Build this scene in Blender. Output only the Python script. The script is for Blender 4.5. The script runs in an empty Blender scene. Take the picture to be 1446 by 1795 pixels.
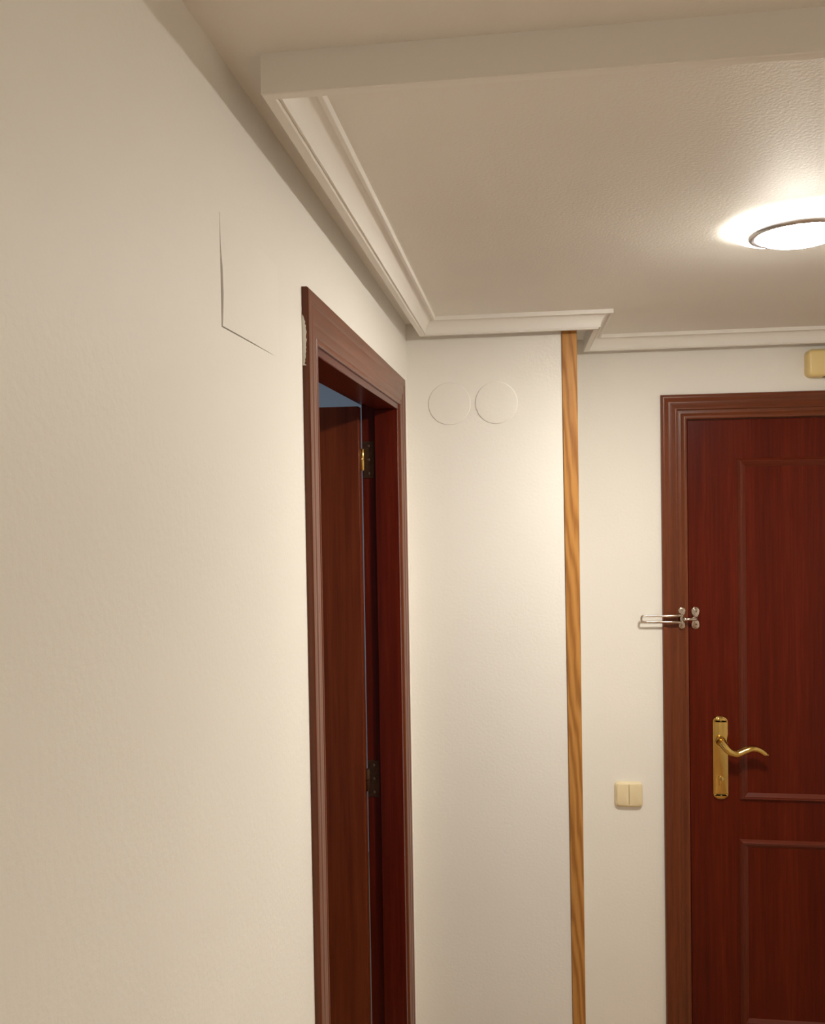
import bpy, bmesh, math, random
from mathutils import Vector, Matrix
random.seed(4)
S = bpy.context.scene
COL = S.collection

# ------------------------------------------------------------------ camera
FPX = 1500.03
cd = bpy.data.cameras.new('camera'); cam = bpy.data.objects.new('camera', cd); COL.objects.link(cam)
FW = Vector((-0.12627221, 0.99174731, -0.02219483)); RT = Vector((0.99190761, 0.12593135, -0.01614286)); UP = Vector((0.01321462, 0.02405361, 0.99962333))
cam.matrix_world = Matrix(((RT.x, UP.x, -FW.x, 0.3024), (RT.y, UP.y, -FW.y, 0.0), (RT.z, UP.z, -FW.z, 1.80), (0, 0, 0, 1)))
cd.sensor_fit = 'HORIZONTAL'; cd.sensor_width = 36.0; cd.lens = FPX / 1446 * 36.0
cd.clip_start = 0.02
S.camera = cam

# ------------------------------------------------------------------ world, exposure
w = bpy.data.worlds.new('World'); S.world = w; w.use_nodes = True
w.node_tree.nodes['Background'].inputs[0].default_value = (0.45, 0.6, 0.85, 1)
w.node_tree.nodes['Background'].inputs[1].default_value = 0.25
S.view_settings.view_transform = 'Standard'; S.view_settings.look = 'None'
S.view_settings.gamma = 1.0; S.view_settings.use_curve_mapping = False
S.view_settings.exposure = 0.49
LAMP_COLOUR = (1.0, 0.95, 0.85)
LAMP_STRENGTH = 270.0
# dusk daylight in the neighbouring room's window
dl = bpy.data.lights.new('window_daylight', 'AREA'); dl.shape = 'RECTANGLE'; dl.size = 1.1; dl.size_y = 1.1
dl.energy = 16; dl.color = (0.50, 0.72, 1.0)
dlo = bpy.data.objects.new('window_daylight', dl); COL.objects.link(dlo)
dlo.location = (-1.9, 4.15, 1.5); dlo.rotation_euler = (math.radians(-90), 0, 0)

# ------------------------------------------------------------------ dimensions (metres)
YS, XS, YE = 2.2954, 0.4498, 2.6487      # pillar face, pillar corner, end wall
ZC, ZB = 2.2547, 2.2122                  # ceiling, underside of cornice lip
GAP, CW = 0.042, 0.0466                  # cornice gap to wall, cornice width
YF = 0.865                               # near run of the cornice ring
XR, YB = 1.78, -4.4                      # right wall, rear wall
TW = 0.090                               # left wall thickness

# ------------------------------------------------------------------ materials
def newmat(name):
    m = bpy.data.materials.new(name); m.use_nodes = True
    nt = m.node_tree; b = nt.nodes['Principled BSDF']
    return m, nt, b
def coords(nt, scale=(1, 1, 1), kind='Object'):
    tc = nt.nodes.new('ShaderNodeTexCoord'); mp = nt.nodes.new('ShaderNodeMapping')
    mp.inputs['Scale'].default_value = scale
    nt.links.new(tc.outputs[kind], mp.inputs['Vector']); return mp.outputs['Vector']
def noise(nt, vec, scale, detail=3, rough=.5, dist=0):
    n = nt.nodes.new('ShaderNodeTexNoise'); n.inputs['Scale'].default_value = scale
    n.inputs['Detail'].default_value = detail; n.inputs['Roughness'].default_value = rough; n.inputs['Distortion'].default_value = dist
    nt.links.new(vec, n.inputs['Vector']); return n.outputs['Fac']
def ramp(nt, fac, stops):
    r = nt.nodes.new('ShaderNodeValToRGB'); e = r.color_ramp.elements
    while len(e) < len(stops): e.new(.5)
    for k, (p, c) in enumerate(stops): e[k].position = p; e[k].color = (*c, 1)
    nt.links.new(fac, r.inputs['Fac']); return r.outputs['Color']
def bump(nt, b, fac, strength, dist):
    bp = nt.nodes.new('ShaderNodeBump'); bp.inputs['Strength'].default_value = strength; bp.inputs['Distance'].default_value = dist
    nt.links.new(fac, bp.inputs['Height']); nt.links.new(bp.outputs['Normal'], b.inputs['Normal'])

def paint(name, col, rough, bscale, bstr, bdist):
    m, nt, b = newmat(name)
    v = coords(nt)
    f = noise(nt, v, 2.2, 3)
    c = ramp(nt, f, [(.3, tuple(x * .975 for x in col)), (.7, tuple(min(1, x * 1.015) for x in col))])
    nt.links.new(c, b.inputs['Base Color']); b.inputs['Roughness'].default_value = rough
    b.inputs['Specular IOR Level'].default_value = .3
    n1 = noise(nt, v, bscale, 4, .55)
    bump(nt, b, n1, bstr, bdist)
    return m
M = {}
M['wall'] = paint('wall_paint', (.86, .830, .772), .55, 130, .20, .002)
M['ceil'] = paint('ceiling_paint', (.86, .825, .768), .6, 190, .30, .002)
M['plaster'] = paint('cornice_plaster', (.88, .850, .80), .6, 40, .02, .001)
M['room'] = paint('bedroom_paint', (.74, .75, .76), .6, 90, .2, .002)

def wood(name, axis, c0, c1, c2, fine, rough, coat, wave=None, spec=.5):
    m, nt, b = newmat(name)
    sc = [1, 1, 1]; sc[axis] = .035
    v = coords(nt, tuple(sc))
    f1 = noise(nt, v, fine, 5, .62, .35)
    f2 = noise(nt, v, fine * .16, 3, .5, .8)
    mx = nt.nodes.new('ShaderNodeMix'); mx.data_type = 'FLOAT'; mx.inputs[0].default_value = .42
    nt.links.new(f1, mx.inputs[2]); nt.links.new(f2, mx.inputs[3])
    c = ramp(nt, mx.outputs[0], [(.32, c0), (.52, c1), (.72, c2)])
    nt.links.new(c, b.inputs['Base Color'])
    b.inputs['Roughness'].default_value = rough
    b.inputs['Specular IOR Level'].default_value = spec
    b.inputs['Coat Weight'].default_value = coat; b.inputs['Coat Roughness'].default_value = .22
    bump(nt, b, f1, .05, .0006)
    return m
MC = ((.058, .0058, .0020), (.092, .0092, .0030), (.128, .0158, .0050))
for k, ax in (('x', 0), ('y', 1), ('z', 2)):
    M['mah_' + k] = wood('mahogany_grain_' + k, ax, *MC, 130, .25, 0, spec=.15)
for k, ax in (('x', 0), ('z', 2)):
    M['mld_' + k] = wood('moulding_mahogany_grain_' + k, ax, (.080, .0100, .0036), (.115, .0165, .0056), (.150, .0260, .0085), 150, .28, 0, spec=.36)
MF = ((.092, .0210, .0068), (.145, .0345, .0103), (.195, .0510, .0152))
for k, ax in (('x', 0), ('y', 1), ('z', 2)):
    M['fr_' + k] = wood('brown_stained_frame_grain_' + k, ax, *MF, 160, .32, .05, spec=.34)

M['leaf'] = wood('open_leaf_mahogany', 2, (.10, .017, .0045), (.155, .030, .0075), (.20, .045, .011), 90, .3, 0, spec=.2)
def oak(name):
    m, nt, b = newmat(name)
    v = coords(nt, (1, 1, .10))
    wv = nt.nodes.new('ShaderNodeTexWave'); wv.wave_type = 'BANDS'; wv.bands_direction = 'DIAGONAL'
    wv.inputs['Scale'].default_value = 30; wv.inputs['Distortion'].default_value = 9; wv.inputs['Detail'].default_value = 3
    wv.inputs['Detail Scale'].default_value = .9
    nt.links.new(v, wv.inputs['Vector'])
    v2 = coords(nt, (1, 1, .02)); f = noise(nt, v2, 400, 3, .6)
    mx = nt.nodes.new('ShaderNodeMix'); mx.data_type = 'FLOAT'; mx.inputs[0].default_value = .35
    nt.links.new(wv.outputs['Fac'], mx.inputs[2]); nt.links.new(f, mx.inputs[3])
    c = ramp(nt, mx.outputs[0], [(.12, (.29, .118, .028)), (.45, (.42, .188, .046)), (.85, (.50, .242, .066))])
    nt.links.new(c, b.inputs['Base Color']); b.inputs['Roughness'].default_value = .48; b.inputs['Specular IOR Level'].default_value = .2
    return m
M['oak'] = oak('oak_veneer')

def metal(name, col, rough, sc=60, var=.05):
    m, nt, b = newmat(name)
    v = coords(nt); f = noise(nt, v, sc, 3)
    c = ramp(nt, f, [(.3, tuple(x * (1 - var) for x in col)), (.7, col)])
    nt.links.new(c, b.inputs['Base Color']); b.inputs['Metallic'].default_value = 1; b.inputs['Roughness'].default_value = rough
    return m
M['brass'] = metal('polished_brass', (.66, .45, .14), .12)
M['brass_dull'] = metal('aged_brass', (.55, .36, .13), .32, 200, .3)
M['bronze'] = metal('dull_bronze', (.105, .056, .036), .6, 200, .3)
M['nickel'] = metal('polished_nickel', (.58, .50, .43), .12)
M['steel'] = metal('satin_steel_ring', (.58, .56, .55), .30)
M['screw'] = metal('dark_screw', (.16, .12, .09), .4)
def plastic(name, col, rough):
    m, nt, b = newmat(name)
    v = coords(nt); f = noise(nt, v, 18, 2)
    c = ramp(nt, f, [(.3, tuple(x * .97 for x in col)), (.7, col)])
    nt.links.new(c, b.inputs['Base Color']); b.inputs['Roughness'].default_value = rough
    return m
M['ivory'] = plastic('ivory_plastic', (.79, .665, .43), .35)
M['cream'] = plastic('yellowed_plastic', (.82, .63, .28), .38)
M['dark'] = plastic('dark_slot', (.03, .02, .015), .6)
M['floor'] = wood('floor_laminate', 1, (.40, .24, .12), (.52, .33, .18), (.60, .40, .23), 40, .4, .1)
m, nt, b = newmat('lit_diffuser'); b.inputs['Base Color'].default_value = (.9, .88, .82, 1)
b.inputs['Emission Color'].default_value = (*LAMP_COLOUR, 1); b.inputs['Emission Strength'].default_value = LAMP_STRENGTH
b.inputs['Roughness'].default_value = .3
M['diffuser'] = m
m, nt, b = newmat('lit_glass_dish'); b.inputs['Base Color'].default_value = (.9, .88, .82, 1)
b.inputs['Emission Color'].default_value = (*LAMP_COLOUR, 1); b.inputs['Emission Strength'].default_value = LAMP_STRENGTH * .075
b.inputs['Roughness'].default_value = .3
M['dish'] = m
m, nt, b = newmat('window_glass'); b.inputs['Base Color'].default_value = (.9, .95, 1, 1); b.inputs['Transmission Weight'].default_value = 1; b.inputs['Roughness'].default_value = .02
M['glass'] = m

# ------------------------------------------------------------------ helpers
ORIG = {}
def empty(name, loc, parent=None):
    o = bpy.data.objects.new(name, None); o.empty_display_size = .05; COL.objects.link(o)
    ORIG[o.name] = Vector(loc)
    if parent: o.parent = parent; o.location = Vector(loc) - ORIG[parent.name]
    else: o.location = loc
    return o
def tag(o, label=None, cat=None, group=None, kind=None):
    if label: o['label'] = label
    if cat: o['category'] = cat
    if group: o['group'] = group
    if kind: o['kind'] = kind
    return o
def obj(name, bm, mat, parent=None, origin=None, smooth=None, bevel=None):
    """link a bmesh given in world metres as one mesh object"""
    bmesh.ops.recalc_face_normals(bm, faces=bm.faces[:])
    if origin is None:
        xs = [v.co for v in bm.verts]
        lo = Vector([min(c[i] for c in xs) for i in range(3)]); hi = Vector([max(c[i] for c in xs) for i in range(3)])
        origin = Vector(((lo.x + hi.x) / 2, (lo.y + hi.y) / 2, lo.z))
    origin = Vector(origin)
    for v in bm.verts: v.co -= origin
    me = bpy.data.meshes.new(name); bm.to_mesh(me); bm.free()
    o = bpy.data.objects.new(name, me); COL.objects.link(o); me.materials.append(M[mat])
    ORIG[o.name] = origin
    if parent: o.parent = parent; o.location = origin - ORIG[parent.name]
    else: o.location = origin
    if bevel:
        md = o.modifiers.new('bevel', 'BEVEL'); md.width = bevel[0]; md.segments = bevel[1]; md.limit_method = 'ANGLE'; md.angle_limit = .6
        smooth = smooth or 40
    if smooth:
        for p in me.polygons: p.use_smooth = True
        me.set_sharp_from_angle(angle=math.radians(smooth))
    return o
def box(bm, x0, x1, y0, y1, z0, z1):
    vs = [bm.verts.new((x, y, z)) for z in (z0, z1) for (x, y) in ((x0, y0), (x1, y0), (x1, y1), (x0, y1))]
    for f in ((0, 1, 2, 3), (4, 5, 6, 7), (0, 1, 5, 4), (1, 2, 6, 5), (2, 3, 7, 6), (3, 0, 4, 7)):
        bm.faces.new([vs[i] for i in f])
    return bm
def boxes(*bs):
    bm = bmesh.new()
    for b_ in bs: box(bm, *b_)
    return bm
def loft(bm, rings, closed=True, caps=True):
    R = [[bm.verts.new(p) for p in r] for r in rings]
    n = len(R[0])
    for a, b_ in zip(R, R[1:]):
        for i in range(n if closed else n - 1):
            j = (i + 1) % n
            bm.faces.new((a[i], a[j], b_[j], b_[i]))
    if caps and closed:
        bm.faces.new(R[0]); bm.faces.new(R[-1])
    return bm
def tube(bm, pts, rad, seg=12, flat=1.0):
    """tube along points; rad a number or list; flat squashes it across the second normal"""
    pts = [Vector(p) for p in pts]; n = len(pts)
    rad = rad if isinstance(rad, (list, tuple)) else [rad] * n
    prev = None; rings = []
    for i, p in enumerate(pts):
        t = (pts[min(i + 1, n - 1)] - pts[max(i - 1, 0)]).normalized()
        if prev is None:
            a = Vector((0, 0, 1)) if abs(t.z) < .9 else Vector((0, 1, 0))
        else: a = prev
        a = (a - t * a.dot(t)).normalized(); c = t.cross(a); prev = a
        rings.append([p + a * math.cos(k * 2 * math.pi / seg) * rad[i] + c * math.sin(k * 2 * math.pi / seg) * rad[i] * flat for k in range(seg)])
    return loft(bm, rings)
def smoothpts(pts, n=6):
    """Catmull-Rom through points"""
    P = [Vector(p) for p in pts]; P = [P[0] * 2 - P[1]] + P + [P[-1] * 2 - P[-2]]; out = []
    for i in range(1, len(P) - 2):
        for k in range(n):
            t = k / n; a, b_, c, d = P[i - 1:i + 3]
            out.append(.5 * (2 * b_ + (c - a) * t + (2 * a - 5 * b_ + 4 * c - d) * t * t + (3 * b_ - a - 3 * c + d) * t ** 3))
    out.append(P[-2]); return out
def lathe(bm, prof, c, axis='z', seg=48):
    """prof: list of (radius, height along axis)"""
    rings = []
    for r, h in prof:
        ring = []
        for k in range(seg):
            a = 2 * math.pi * k / seg; u, v = r * math.cos(a), r * math.sin(a)
            ring.append((c[0] + u, c[1] + v, c[2] + h) if axis == 'z' else (c[0] + u, c[1] + h, c[2] + v) if axis == 'y' else (c[0] + h, c[1] + u, c[2] + v))
        rings.append(ring)
    return loft(bm, rings)
def rrect(x0, x1, z0, z1, r, n=6):
    pts = []
    for cx, cz, a0 in ((x1 - r, z1 - r, 0), (x0 + r, z1 - r, 90), (x0 + r, z0 + r, 180), (x1 - r, z0 + r, 270)):
        for k in range(n + 1):
            a = math.radians(a0 + 90 * k / n); pts.append((cx + r * math.cos(a), cz + r * math.sin(a)))
    return pts
def plate_y(bm, outline, y0, y1, inset=0.0, lip=0.0):
    """outline in x,z extruded from y0 (back) to y1 (front, smaller y), with a chamfered front"""
    cx = sum(p[0] for p in outline) / len(outline); cz = sum(p[1] for p in outline) / len(outline)
    def ring(y, ins):
        out = []
        for i, (x, z) in enumerate(outline):
            px, pz = outline[i - 1]; nx, nz = outline[(i + 1) % len(outline)]
            tx, tz = nx - px, nz - pz; l = math.hypot(tx, tz) or 1
            out.append((x - tz / l * ins, y, z + tx / l * ins))
        return out
    rings = [ring(y0, 0), ring(y1 + lip, 0)]
    if inset: rings.append(ring(y1 + lip * .3, inset * .3)); rings.append(ring(y1, inset))
    return loft(bm, rings)

# ================================================================== THE SETTING
# --- floor and ceiling
tag(obj('floor', boxes((-3.3, XR + .1, YB - .1, 4.3, -.06, 0)), 'floor'), 'brown wood laminate floor of the hall', kind='structure')
tag(obj('ceiling', boxes((-TW, XR + .1, YB - .1, YE + .1, ZC, ZC + .1)), 'ceil', origin=(0, 0, ZC)), 'white ceiling with fine stippled plaster above the hall', kind='structure')

# --- left wall with the doorway and the hatch opening
DY0, DY1, DZ = 1.248, 2.120, 2.030       # rough opening of the doorway
HY0, HY1, HZ0, HZ1 = .8500, 1.0605, 1.9735, 2.0905   # hatch opening
bm = boxes((-TW, 0, YB, HY0, 0, ZC), (-TW, 0, HY0, HY1, 0, HZ0), (-TW, 0, HY0, HY1, HZ1, ZC), (-TW, 0, HY1, DY0, 0, ZC),
           (-TW, 0, DY0, DY1, DZ, ZC), (-TW, 0, DY1, YS, 0, ZC), (-TW, -.045, HY0, HY1, HZ0, HZ1))
wl = tag(obj('wall_left', bm, 'wall', origin=(0, 0, 0)), 'cream painted left wall with a doorway', kind='structure')
# --- pillar, end wall, right and rear walls
tag(obj('wall_pillar', boxes((-TW, XS, YS, YE + .1, 0, ZC)), 'wall', origin=(0, YS, 0)), 'projecting cream wall pillar beside the entrance door', kind='structure')
EX0, EX1, EZ = .785, 1.625, 2.012
bm = boxes((XS, EX0, YE, YE + .1, 0, ZC), (EX0, EX1, YE, YE + .1, EZ, ZC), (EX1, XR, YE, YE + .1, 0, ZC))
tag(obj('wall_end', bm, 'wall', origin=(0, YE, 0)), 'cream end wall around the entrance door', kind='structure')
tag(obj('wall_right', boxes((XR, XR + .1, YB, YE + .1, 0, ZC)), 'wall'), 'cream right wall of the hall', kind='structure')
tag(obj('wall_rear', boxes((-TW, XR + .1, YB - .1, YB, 0, ZC)), 'wall'), 'cream rear wall of the hall', kind='structure')
# --- the room behind the left doorway
RX0, RY0, RY1, RZ = -3.2, .1, 4.2, 2.45
wx0, wx1, wz0, wz1 = -2.5, -1.3, .9, 2.1
tag(obj('wall_bedroom_far', boxes((RX0, wx0, RY1, RY1 + .1, 0, RZ), (wx1, -TW, RY1, RY1 + .1, 0, RZ), (wx0, wx1, RY1, RY1 + .1, 0, wz0), (wx0, wx1, RY1, RY1 + .1, wz1, RZ)), 'room'), 'bluish grey far wall of the dark room', kind='structure')
tag(obj('wall_bedroom_near', boxes((RX0, -TW, RY0 - .1, RY0, 0, RZ)), 'room'), 'near wall of the dark room', kind='structure')
tag(obj('wall_bedroom_side', boxes((-TW, -.02, YE + .1, RY1 + .1, 0, RZ), (-TW, -.02, YB, RY1, ZC + .1, RZ)), 'room'), 'side wall of the dark room', kind='structure')
tag(obj('wall_bedroom_outer', boxes((RX0 - .1, RX0, RY0 - .1, RY1 + .1, 0, RZ)), 'room'), 'outer wall of the dark room', kind='structure')
tag(obj('ceiling_bedroom', boxes((RX0 - .1, -TW, RY0 - .1, RY1 + .1, RZ, RZ + .1)), 'room'), 'bluish grey ceiling of the dark room', kind='structure')
ya, yb = RY1 + .03, RY1 + .07
win = tag(obj('window_1', boxes((wx0, wx1, ya, yb, wz0, wz0 + .05), (wx0, wx1, ya, yb, wz1 - .05, wz1), (wx0, wx0 + .05, ya, yb, wz0 + .05, wz1 - .05), (wx1 - .05, wx1, ya, yb, wz0 + .05, wz1 - .05), (-1.93, -1.87, ya, yb, wz0 + .05, wz1 - .05)), 'room'), 'window of the dark room', kind='structure')
for a, b_ in ((wx0 + .05, -1.93), (-1.87, wx1 - .05)):
    obj('pane', boxes((a, b_, RY1 + .048, RY1 + .052, wz0 + .05, wz1 - .05)), 'glass', win)

# --- plaster cornice hung from the ceiling in a ring, clear of the walls
zi = ZC
prof = [(0, ZC), (0, ZB + .001), (.001, ZB), (.0118, ZB), (.0130, ZB + .0012), (.0130, ZB + .0042), (.0152, ZB + .0045), (.0156, ZB + .0030), (.0172, ZB + .0030)]
u0, z0, u1, z1 = .0172, ZB + .0030, CW - .0065, ZC - .0075
for k in range(1, 11):
    a = math.radians(90 * k / 10)
    prof.append((u0 + (u1 - u0) * (1 - math.cos(a)), z0 + (z1 - z0) * math.sin(a)))
prof += [(u1, ZC - .0100), (u1 + .0008, ZC - .0108), (CW - .0008, ZC - .0108), (CW, ZC - .0100), (CW, ZC)]
corners = [((GAP, YF), (1, 1)), ((GAP, YS - GAP), (1, -1)), ((XS + GAP, YS - GAP), (1, -1)), ((XS + GAP, YE - GAP), (1, -1)), ((XR - GAP, YE - GAP), (-1, -1)), ((XR - GAP, YF), (-1, 1))]
cor = tag(empty('trim_1', (GAP, YF, ZC)), 'white plaster cornice ring hung below the ceiling', kind='structure')
names = ['white moulded cornice run along the left wall', 'white cornice run in front of the pillar', 'short white cornice return beside the pillar', 'white cornice run above the entrance door', None, 'plain back face of the cornice crossing the ceiling']
for i in range(6):
    (a, sa), (b_, sb) = corners[i], corners[(i + 1) % 6]
    bm = bmesh.new()
    loft(bm, [[(a[0] + u * sa[0], a[1] + u * sa[1], z) for u, z in prof], [(b_[0] + u * sb[0], b_[1] + u * sb[1], z) for u, z in prof]])
    o = obj('cornice_run', bm, 'plaster', cor, smooth=35)
    if names[i]: o['label'] = names[i]

# --- oak corner strip on the pillar
bm = bmesh.new()
lean = .010
def oakring(z, t):
    s = lean * (t - .5)
    return [(XS - .0325 + s, YS, z), (XS - .0325 + s, YS - .0022, z), (XS - .0310 + s, YS - .0040, z), (XS + .0022 + s * .3, YS - .0040, z), (XS + .0040 + s * .3, YS - .0024, z), (XS + .0040 + s * .3, YS + .030, z), (XS + .0005, YS + .030, z), (XS + .0005, YS, z)]
loft(bm, [oakring(.0, 1.0), oakring(1.1, .5), oakring(ZC - .001, 0.0)])
tag(obj('trim_2', bm, 'oak', smooth=50), 'narrow honey oak corner strip running down the pillar edge', kind='structure')

# ------------------------------------------------------------------ architraves
def architrave(parent, a0, a1, ztop, prof_, place, mats, width):
    """a0,a1: outer edges along the wall; prof_ (s from outer edge, h off the wall); place(a,h,z)->world"""
    def ring(cor, z):   # cross-section of upright
        return [place(cor(s), h, z) for s, h in prof_]
    L = [[place(a0 + s, h, 0) for s, h in prof_], [place(a0 + s, h, ztop - s) for s, h in prof_]]
    Rr = [[place(a1 - s, h, 0) for s, h in prof_], [place(a1 - s, h, ztop - s) for s, h in prof_]]
    H = [[place(a0 + s, h, ztop - s) for s, h in prof_], [place(a1 - s, h, ztop - s) for s, h in prof_]]
    for nm, r, mt in (('architrave_upright', L, mats[0]), ('architrave_upright', Rr, mats[0]), ('architrave_head', H, mats[1])):
        obj(nm, loft(bmesh.new(), r), mt, parent, smooth=32)

# --- left doorway: trim_3 (frame) and door_1 (leaf standing open in the next room)
LA0, LA1, LZT = 1.180, 2.196, 2.0925
t3 = tag(empty('trim_3', (0, LA0, 0)), 'dark brown moulded wooden frame of the left doorway', kind='structure')
pl = [(0, 0), (0, .0075), (.0015, .0096), (.010, .0100), (.018, .0092), (.021, .0078), (.024, .0084), (.040, .0078), (.0435, .0062), (.047, .0066), (.058, .0060), (.0605, .0046), (.0640, .0062), (.0690, .0058), (.0705, .0040), (.0705, 0)]
architrave(t3, LA0, LA1, LZT, pl, lambda a, h, z: (h, a, z), ('fr_z', 'fr_y'), .0705)
# lining: stop part towards the hall, rebate towards the room
JY0, JY1, JZ = 1.262, 2.094, 2.0080
for nm, bb, mt in (('jamb', [(-.056, .0015, DY0, JY0, 0, JZ), (-TW, -.056, DY0, JY0 - .012, 0, JZ + .012)], 'mah_z'),
                   ('jamb', [(-.056, .0015, JY1, DY1, 0, JZ), (-TW, -.056, JY1 + .012, DY1, 0, JZ + .012)], 'mah_z'),
                   ('head_lining', [(-.056, .0015, DY0, DY1, JZ, DZ), (-TW, -.056, DY0, DY1, JZ + .012, DZ)], 'mah_y')):
    obj(nm, boxes(*bb), mt, t3, bevel=(.0012, 2))
# wall paint slopped over the outer edge of the near upright
bm = bmesh.new()
rng = random.Random(7); ptsL = []; n = 26
for k in range(n + 1):
    z = 1.982 + (2.054 - 1.982) * k / n; e = .0062 * (math.sin(math.pi * min(1, max(0, (k + .6) / (n + .6)))) ** .45) * (.82 + .3 * rng.random())
    if k == 0: e = .0056
    ptsL.append((z, e))
lo = [[( -.0005, LA0 - .0012, z), (e, LA0 - .0010, z), (e, LA0 + .0002, z), (-.0005, LA0 + .0002, z)] for z, e in ptsL]
loft(bm, lo)
tag(obj('paint_smear', bm, 'wall', t3), 'cream wall paint smeared on the frame edge')

# door leaf, open at a right angle into the room
d1 = tag(empty('door_1', (-.0985, 2.105, 0)), 'mahogany door leaf standing open inside the left doorway', kind='structure')
LX1, LX0, LY0, LY1 = -.0912, -.885, 2.067, 2.102
leaf = obj('leaf', boxes((LX0, LX1, LY0, LY1, .008, 2.0145)), 'leaf', d1, bevel=(.001, 2))
for zz in (1.8845, 1.0840, .25):
    bm = bmesh.new(); lathe(bm, [(.0066, -.027), (.0072, -.0262), (.0072, -.0008), (.0062, -.0004), (.0062, .0004), (.0072, .0008), (.0072, .0262), (.0066, .027)], (-.0885, 2.0945, zz), seg=20)
    h = tag(obj('hinge', bm, 'brass' if zz > 1.5 else 'bronze', d1, smooth=40), 'small brass hinge knuckle')
    obj('hinge_flap', boxes((-.0885, -.0600, 2.1045, 2.1062, zz - .046, zz + .046)), 'bronze', h, bevel=(.0005, 1))
    for dz in (-.034, 0, .034):
        bm = bmesh.new(); lathe(bm, [(.0036, .0002), (.0036, -.0006), (.0024, -.0011)], (-.074, 2.1045, zz + dz), 'y', 10)
        obj('screw', bm, 'screw', h, smooth=40)

# --- entrance door: trim_4 (frame) and door_2
t4 = tag(empty('trim_4', (.7197, YE, 0)), 'brown moulded wooden frame around the entrance door', kind='structure')
A0, A1, AZT, AW = .7197, 1.6903, 2.0805, .0745
pe = [(0, 0), (0, .0095), (.0020, .0128), (.0055, .0140), (.0110, .0132), (.0170, .0106), (.0215, .0096), (.0250, .0100), (.0330, .0118), (.0395, .0142), (.0435, .0146), (.0465, .0130), (.0475, .0102), (.0560, .0096), (.0585, .0108), (.0605, .0132), (.0650, .0150), (.0700, .0150), (.0735, .0132), (.0745, .0100), (.0745, 0)]
architrave(t4, A0, A1, AZT, pe, lambda a, h, z: (a, YE - h, z), ('fr_z', 'fr_x'), AW)
obj('door_lining', boxes((EX0, EX0 + .0085, YE + .001, YE + .09, 0, EZ - .0085), (EX1 - .0085, EX1, YE + .001, YE + .09, 0, EZ - .0085), (EX0, EX1, YE + .001, YE + .09, EZ - .0085, EZ)), 'fr_z', t4)

LXa, LXb, LZt = .7962, 1.6138, 2.0030
DYF = YE - .0040                          # front face of the leaf
d2 = tag(empty('door_2', (LXa, YE, 0)), 'dark mahogany panelled entrance door with brass handle', kind='structure')
leaf2 = obj('leaf', boxes((LXa, LXb, DYF, YE + .040, .008, LZt)), 'mah_z', d2, bevel=(.002, 3))
PX0, PX1 = .9385, 1.4715
mp = [(0, 0), (.0060, .0080), (.0080, .0096), (.0100, .0092), (.0112, .0072), (.0132, .0080), (.0225, .0012), (.0240, 0)]
def panel(z0_, z1_, nm):
    pn = obj('panel_moulding', loft(bmesh.new(), [[(PX0 + s, DYF - h, z1_ - s) for s, h in mp], [(PX1 - s, DYF - h, z1_ - s) for s, h in mp]]), 'mld_x', d2, smooth=30)
    pn['label'] = nm
    for r, mt in (([[(PX0 + s, DYF - h, z0_ + s) for s, h in mp], [(PX1 - s, DYF - h, z0_ + s) for s, h in mp]], 'mld_x'),
                  ([[(PX0 + s, DYF - h, z0_ + s) for s, h in mp], [(PX0 + s, DYF - h, z1_ - s) for s, h in mp]], 'mld_z'),
                  ([[(PX1 - s, DYF - h, z0_ + s) for s, h in mp], [(PX1 - s, DYF - h, z1_ - s) for s, h in mp]], 'mld_z')):
        obj('panel_moulding', loft(bmesh.new(), r), mt, d2, smooth=30)
panel(.8640, 1.8870, 'raised moulding framing the tall upper panel')
panel(.1800, .7470, 'raised moulding framing the lower panel')

# brass handle on the entrance door
HX, HW = .8838, .0228
def capsule(hw, z0_, z1_, r=None, n=14):
    pts = []
    for k in range(n + 1):
        a = math.pi * k / n; pts.append((HX + hw * math.cos(a), z1_ - hw * .72 + hw * .72 * math.sin(a)))
    for k in range(n + 1):
        a = math.pi + math.pi * k / n; pts.append((HX + hw * math.cos(a), z0_ + hw * .72 + hw * .72 * math.sin(a)))
    return pts
bm = bmesh.new(); plate_y(bm, capsule(HW, .8670, 1.1185), DYF, DYF - .0075, .0048, .0040)
hp = tag(obj('handle_plate', bm, 'brass', d2, smooth=35), 'tall polished brass handle plate')
for za, zb_ in ((1.1000, 1.1158), (.8697, .8855)):
    up = za > 1
    pts = []
    for k in range(17):
        a = math.pi * k / 16 * (1 if up else -1)
        pts.append((HX + .0192 * math.cos(a), (za if up else zb_) + .0150 * math.sin(a)))
    if not up: pts.reverse()
    bm = bmesh.new(); plate_y(bm, pts, DYF - .0070, DYF - .0105, .0060, .0022)
    obj('plate_cap', bm, 'brass', hp, smooth=50)
    bm = bmesh.new(); lathe(bm, [(.0030, 0), (.0030, -.0010), (.0018, -.0016)], (HX, DYF - .0104, za + .006 if up else zb_ - .006), 'y', 12)
    obj('screw', bm, 'brass_dull', hp, smooth=40)
bm = bmesh.new(); lathe(bm, [(.0150, -.0065), (.0150, -.0090), (.0125, -.0120), (.0100, -.0150), (.0090, -.030), (.0094, -.040), (.0108, -.047)], (HX, DYF, 1.0440), 'y', 28)
nk = obj('handle_neck', bm, 'brass', hp, smooth=40)
lev = smoothpts([(HX - .006, DYF - .044, 1.0520), (HX + .003, DYF - .050, 1.0400), (HX + .016, DYF - .053, 1.0265), (HX + .036, DYF - .054, 1.0205), (HX + .058, DYF - .053, 1.0290), (HX + .080, DYF - .052, 1.0360), (HX + .100, DYF - .050, 1.0315), (HX + .116, DYF - .048, 1.0210), (HX + .126, DYF - .047, 1.0165)], 6)
rad = []
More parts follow.
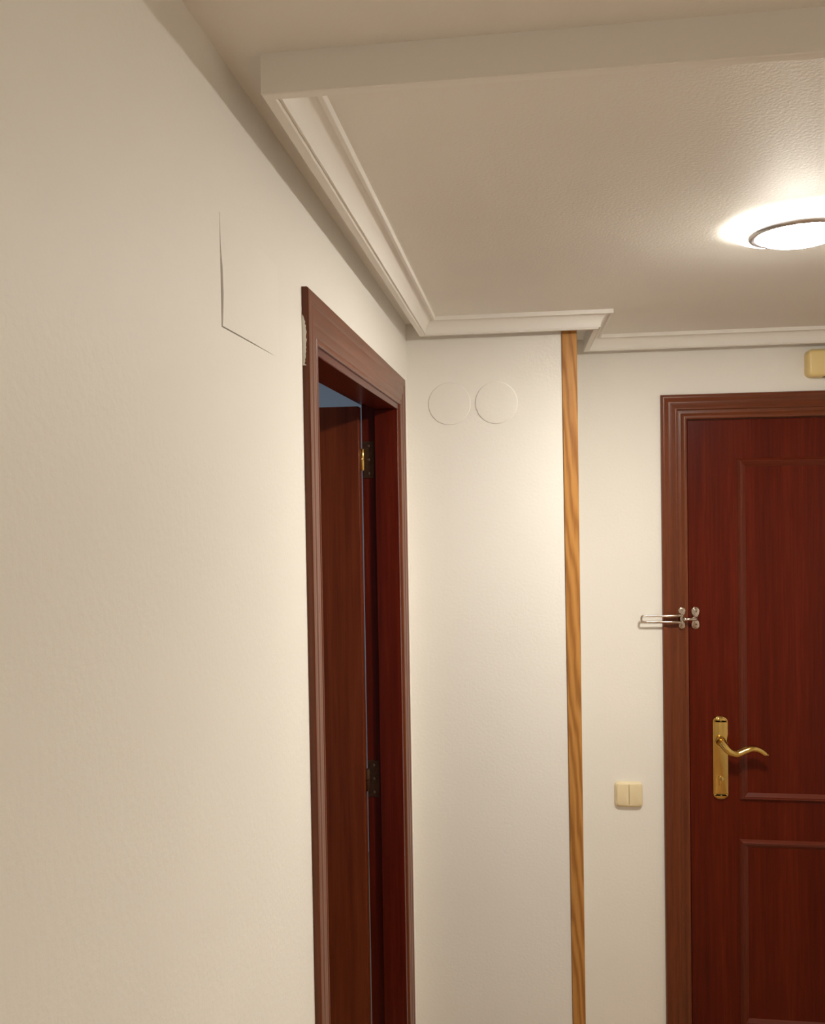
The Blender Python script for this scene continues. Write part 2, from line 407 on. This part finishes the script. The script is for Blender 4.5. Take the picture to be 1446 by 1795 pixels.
for i in range(len(lev)):
    t = i / (len(lev) - 1)
    rad.append(.0112 * (1 - t) ** .7 + .0052 * t if t < .9 else .0064 * (1 - (t - .9) * 5.5))
rad[0] = .006
bm = bmesh.new(); tube(bm, lev, rad, 16, 1.15)
obj('lever', bm, 'brass', hp, smooth=60)
bm = bmesh.new()
kz = .9300
plate_y(bm, [(HX + .0088 * math.cos(a), kz + .0088 * math.sin(a)) for a in [math.radians(-50 + 280 * k / 20) for k in range(21)]] + [(HX - .0050, kz - .0200), (HX, kz - .0230), (HX + .0050, kz - .0200)], DYF - .007, DYF - .0110, .0010, .0010)
kc = obj('lock_cylinder', bm, 'brass', hp, smooth=40)
obj('key_slot', boxes((HX - .0008, HX + .0008, DYF - .0114, DYF - .0100, kz - .0050, kz + .0050)), 'dark', kc)

# catch of the door guard, screwed to the leaf
GZ = 1.4120
bm = bmesh.new()
out = []
cxp = .8150
for k in range(9): a = math.radians(0 + 180 * k / 8); out.append((cxp + .0118 * math.cos(a), GZ + .0215 + .0118 * math.sin(a)))
out += [(cxp - .0105, GZ + .012), (cxp - .0060, GZ + .004), (cxp - .0060, GZ - .004), (cxp - .0105, GZ - .012)]
for k in range(9): a = math.radians(180 + 180 * k / 8); out.append((cxp + .0118 * math.cos(a), GZ - .0215 + .0118 * math.sin(a)))
out += [(cxp + .0105, GZ - .012), (cxp + .0060, GZ - .004), (cxp + .0060, GZ + .004), (cxp + .0105, GZ + .012)]
plate_y(bm, out, DYF, DYF - .0042, .0015, .0015)
gc = tag(obj('guard_catch', bm, 'nickel', d2, smooth=40), 'nickel catch plate with ball stud on the door')
for dz in (-.0290, -.0190, .0210, .0300):
    bm = bmesh.new(); lathe(bm, [(.0026, 0), (.0026, -.0008), (.0014, -.0014)], (cxp + (.002 if dz in (-.019, .021) else -.002), DYF - .0042, GZ + dz), 'y', 10)
    obj('screw', bm, 'screw', gc, smooth=40)
bm = bmesh.new()
arm = smoothpts([(cxp + .004, DYF - .003, GZ), (cxp + .002, DYF - .016, GZ), (cxp - .008, DYF - .027, GZ), (cxp - .020, DYF - .030, GZ), (cxp - .032, DYF - .030, GZ)], 5)
tube(bm, arm, [.0068 - .0030 * i / (len(arm) - 1) for i in range(len(arm))], 12)
obj('stud', bm, 'nickel', gc, smooth=60)
bm = bmesh.new(); bmesh.ops.create_uvsphere(bm, u_segments=20, v_segments=12, radius=.0066, matrix=Matrix.Translation((cxp - .034, DYF - .030, GZ)))
obj('stud_ball', bm, 'nickel', gc, smooth=60)

# ================================================================== THINGS
# --- swing bar door guard on the entrance frame
FY = YE - .0150
dg = tag(empty('door_guard', (.7720, FY, GZ - .03)), 'shiny nickel swing bar door guard screwed to entrance frame, bar folded left', 'door guard')
bm = bmesh.new(); gx = .7740
out = []
for k in range(9): a = math.radians(180 * k / 8); out.append((gx + .0108 * math.cos(a), GZ + .0240 + .0090 * math.sin(a)))
out += [(gx - .0080, GZ + .014), (gx - .0046, GZ + .008), (gx - .0046, GZ - .008), (gx - .0080, GZ - .014)]
for k in range(9): a = math.radians(180 + 180 * k / 8); out.append((gx + .0095 * math.cos(a), GZ - .0225 + .0085 * math.sin(a)))
out += [(gx + .0080, GZ - .014), (gx + .0046, GZ - .008), (gx + .0046, GZ + .008), (gx + .0080, GZ + .014)]
plate_y(bm, out, FY + .0012, FY - .0030, .0012, .0012)
obj('base_plate', bm, 'nickel', dg, smooth=40)
for dz in (.0275, -.0245):
    bm = bmesh.new(); lathe(bm, [(.0034, 0), (.0034, -.0010), (.0018, -.0020)], (gx, FY - .0030, GZ + dz), 'y', 12)
    obj('screw', bm, 'nickel', dg, smooth=40)
bm = bmesh.new(); lathe(bm, [(.0040, -.0150), (.0052, -.0140), (.0052, .0140), (.0040, .0150)], (gx - .002, FY - .0110, GZ), 'z', 18)
box(bm, gx - .006, gx + .003, FY - .011, FY - .001, GZ - .0100, GZ + .0100)
kn = obj('pivot', bm, 'nickel', dg, smooth=40)
by = FY - .0150
U = [(gx - .001, FY - .0110, GZ + .0118), (gx - .014, by, GZ + .0098), (gx - .035, by, GZ + .0090), (gx - .075, by, GZ + .0086), (gx - .1165, by, GZ + .0086), (gx - .1195, by, GZ + .0056)]
U = U[:-1] + [(gx - .1190, by, GZ + .0070), (gx - .1205, by, GZ), (gx - .1190, by, GZ - .0070)] + [(x, y, 2 * GZ - z) for x, y, z in reversed(U[:-1])]
pts = []
for i in range(len(U) - 1):
    a, c = Vector(U[i]), Vector(U[i + 1])
    for k in range(3): pts.append(a.lerp(c, k / 3))
pts.append(Vector(U[-1]))
rr = []
for p in pts:
    d = (gx - p.x)
    rr.append(.0042 if .008 < d < .038 else .0036 if d < .008 else .0030 + .0012 * max(0, 1 - (d - .038) / .012))
bm = bmesh.new(); tube(bm, pts, rr, 12)
obj('swing_bar', bm, 'nickel', dg, smooth=70)

# --- double light switch on the end wall
sx0, sx1, sz0, sz1 = .5735, .6560, .8340, .9110
sw = tag(empty('light_switch', ((sx0 + sx1) / 2, YE, sz0)), 'ivory plastic double rocker light switch on wall left of entrance door', 'light switch')
bm = bmesh.new(); plate_y(bm, rrect(sx0, sx1, sz0, sz1, .0120, 8), YE + .0005, YE - .0105, .0045, .0055)
obj('switch_plate', bm, 'ivory', sw, smooth=45)
mid = (sx0 + sx1) / 2
for a, b_, s in ((sx0 + .0055, mid - .0006, -1), (mid + .0006, sx1 - .0055, 1)):
    o_ = rrect(a, b_, sz0 + .0055, sz1 - .0050, .0016, 3)
    # round only the outer corners strongly
    o2 = []
    for k, (cx, cz, a0, r) in enumerate(((b_, sz1 - .005, 0, .009 if s > 0 else .0012), (a, sz1 - .005, 90, .009 if s < 0 else .0012), (a, sz0 + .0075, 180, .009 if s < 0 else .0012), (b_, sz0 + .0075, 270, .009 if s > 0 else .0012))):
        ox = cx - r if k in (0, 3) else cx + r; oz = cz - r if k in (0, 1) else cz + r
        for q in range(7):
            t = math.radians(a0 + 15 * q); o2.append((ox + r * math.cos(t), oz + r * math.sin(t)))
    bm = bmesh.new(); plate_y(bm, o2, YE - .0090, YE - .0152, .0010, .0010)
    tag(obj('rocker', bm, 'ivory', sw, smooth=40), 'left ivory rocker' if s < 0 else 'right ivory rocker')

# --- door chime above the entrance door, cut by the right edge of the picture
cx0, cx1, cz0, cz1 = 1.1320, 1.3020, 2.1185, 2.1985
ch = tag(empty('door_chime', ((cx0 + cx1) / 2, YE, cz0)), 'yellowed plastic door chime box on wall above entrance door', 'door chime')
bm = bmesh.new(); plate_y(bm, rrect(cx0, cx1, cz0, cz1, .0150, 8), YE + .0005, YE - .0340, .0090, .0090)
cov = obj('cover', bm, 'cream', ch, smooth=50)
obj('sound_slot', boxes((cx0 + .045, cx1 - .045, YE - .0260, YE - .0080, cz0 - .0006, cz0 + .0100)), 'dark', cov)

# --- two round painted covers on the pillar
def disc(x, z, r, notch):
    bm = bmesh.new(); n = 96; rings = []
    for rr_, h in ((1.0, .0003), (1.0, -.0010), (.993, -.0018), (.978, -.0023), (.955, -.0025), (.5, -.0026)):
        ring = []
        for k in range(n):
            a = 2 * math.pi * k / n; q = r * rr_
            if notch:
                d = abs((a - math.radians(203) + math.pi) % (2 * math.pi) - math.pi)
                if d < .09: q -= .0022 * (1 - d / .09)
            ring.append((x + q * math.cos(a), YS + h, z + q * math.sin(a)))
        rings.append(ring)
    loft(bm, rings); return bm
tag(obj('round_cover', disc(.1150, 2.0375, .0568, False), 'wall', origin=(.115, YS, 1.98), smooth=50), 'round wall cover painted cream on pillar, nearer the left doorway', 'wall cover', 'round painted covers on the pillar')
tag(obj('round_cover', disc(.2398, 2.0368, .0562, True), 'wall', origin=(.24, YS, 1.98), smooth=50), 'round wall cover painted cream on pillar, with nick in its edge, nearer oak strip', 'wall cover', 'round painted covers on the pillar')

# --- square hatch cover in the left wall, ajar at its near edge
bm = bmesh.new()
# corner points (y, z); the near (left) edge leaves a wedge-shaped gap
q = [(HY0 + .0040, HZ0 + .0016), (HY1 + .0004, HZ0 + .0003), (HY1 + .0004, HZ1 + .0003), (HY0 + .0006, HZ1 + .0003)]
ed = [(HY0 + .0022, HZ0 + .0020), (HY0 + .0052, HZ0 + .010), (HY0 + .0078, HZ0 + .035), (HY0 + .0066, HZ0 + .062), (HY0 + .0022, HZ0 + .084), (HY0 + .0010, HZ1 + .0003)]
outl = [(HY0 + .0040, HZ0 + .0016), (HY0 + .10, HZ0 + .0014), (HY0 + .16, HZ0 + .0006), (HY1 + .0004, HZ0 - .0003), (HY1 + .0004, HZ1 + .0003)] + list(reversed(ed[1:]))
loft(bm, [[(-.012, y, z) for y, z in outl], [(.0001, y, z) for y, z in outl]])
tag(obj('hatch_cover', bm, 'wall', origin=(0, HY0, HZ0)), 'flush cream hatch cover with dark open gap on left wall', 'hatch')

# --- round ceiling lamp
LX, LY = .787, 1.566
la = tag(empty('ceiling_lamp', (LX, LY, ZC - .034)), 'lit round ceiling lamp with thin metal ring on white ceiling', 'ceiling lamp')
# broad frosted glass dish against the ceiling, a thin metal ring on it and a domed glass in the middle
bm = bmesh.new()
lathe(bm, [(.1080, .0005), (.1120, -.0020), (.1130, -.0060), (.1110, -.0100), (.1060, -.0125), (.0900, -.0135), (.0020, -.0138)], (LX, LY, ZC), 'z', 72)
tag(obj('glass_dish', bm, 'dish', la, smooth=60), 'glowing frosted glass dish')
bm = bmesh.new()
rg = [(.0850, -.0125), (.0850, -.0165), (.0825, -.0200), (.0775, -.0215), (.0730, -.0200), (.0715, -.0125)]
seg = 72
R_ = [[bm.verts.new((LX + r * math.cos(2 * math.pi * k / seg), LY + r * math.sin(2 * math.pi * k / seg), ZC + h)) for r, h in rg] for k in range(seg)]
for i in range(seg):
    a, b_ = R_[i], R_[(i + 1) % seg]
    for j in range(len(rg)):
        k = (j + 1) % len(rg); bm.faces.new((a[j], a[k], b_[k], b_[j]))
tag(obj('lamp_ring', bm, 'steel', la, smooth=40), 'thin grey metal ring')
bm = bmesh.new()
pf = [(.0690, -.0120), (.0690, -.0180)]
for k in range(1, 13):
    a = math.radians(90 * k / 12); pf.append((max(.0004, .0690 * math.cos(a)), -.0180 - .0170 * math.sin(a)))
lathe(bm, pf, (LX, LY, ZC), 'z', 64)
tag(obj('diffuser', bm, 'diffuser', la, smooth=60), 'glowing frosted glass dome')

# a second lamp of the same kind further back along the hall
def copy_tree(o, parent=None):
    c = o.copy(); COL.objects.link(c)
    if parent: c.parent = parent
    for chd in list(o.children): copy_tree(chd, c)
    return c
la2 = copy_tree(la); la2.location = (.90, -2.20, ZC - .034)
la['group'] = la2['group'] = 'round ceiling lamps along the hall'
la2['label'] = 'round ceiling lamp further back along the hall behind the viewer'
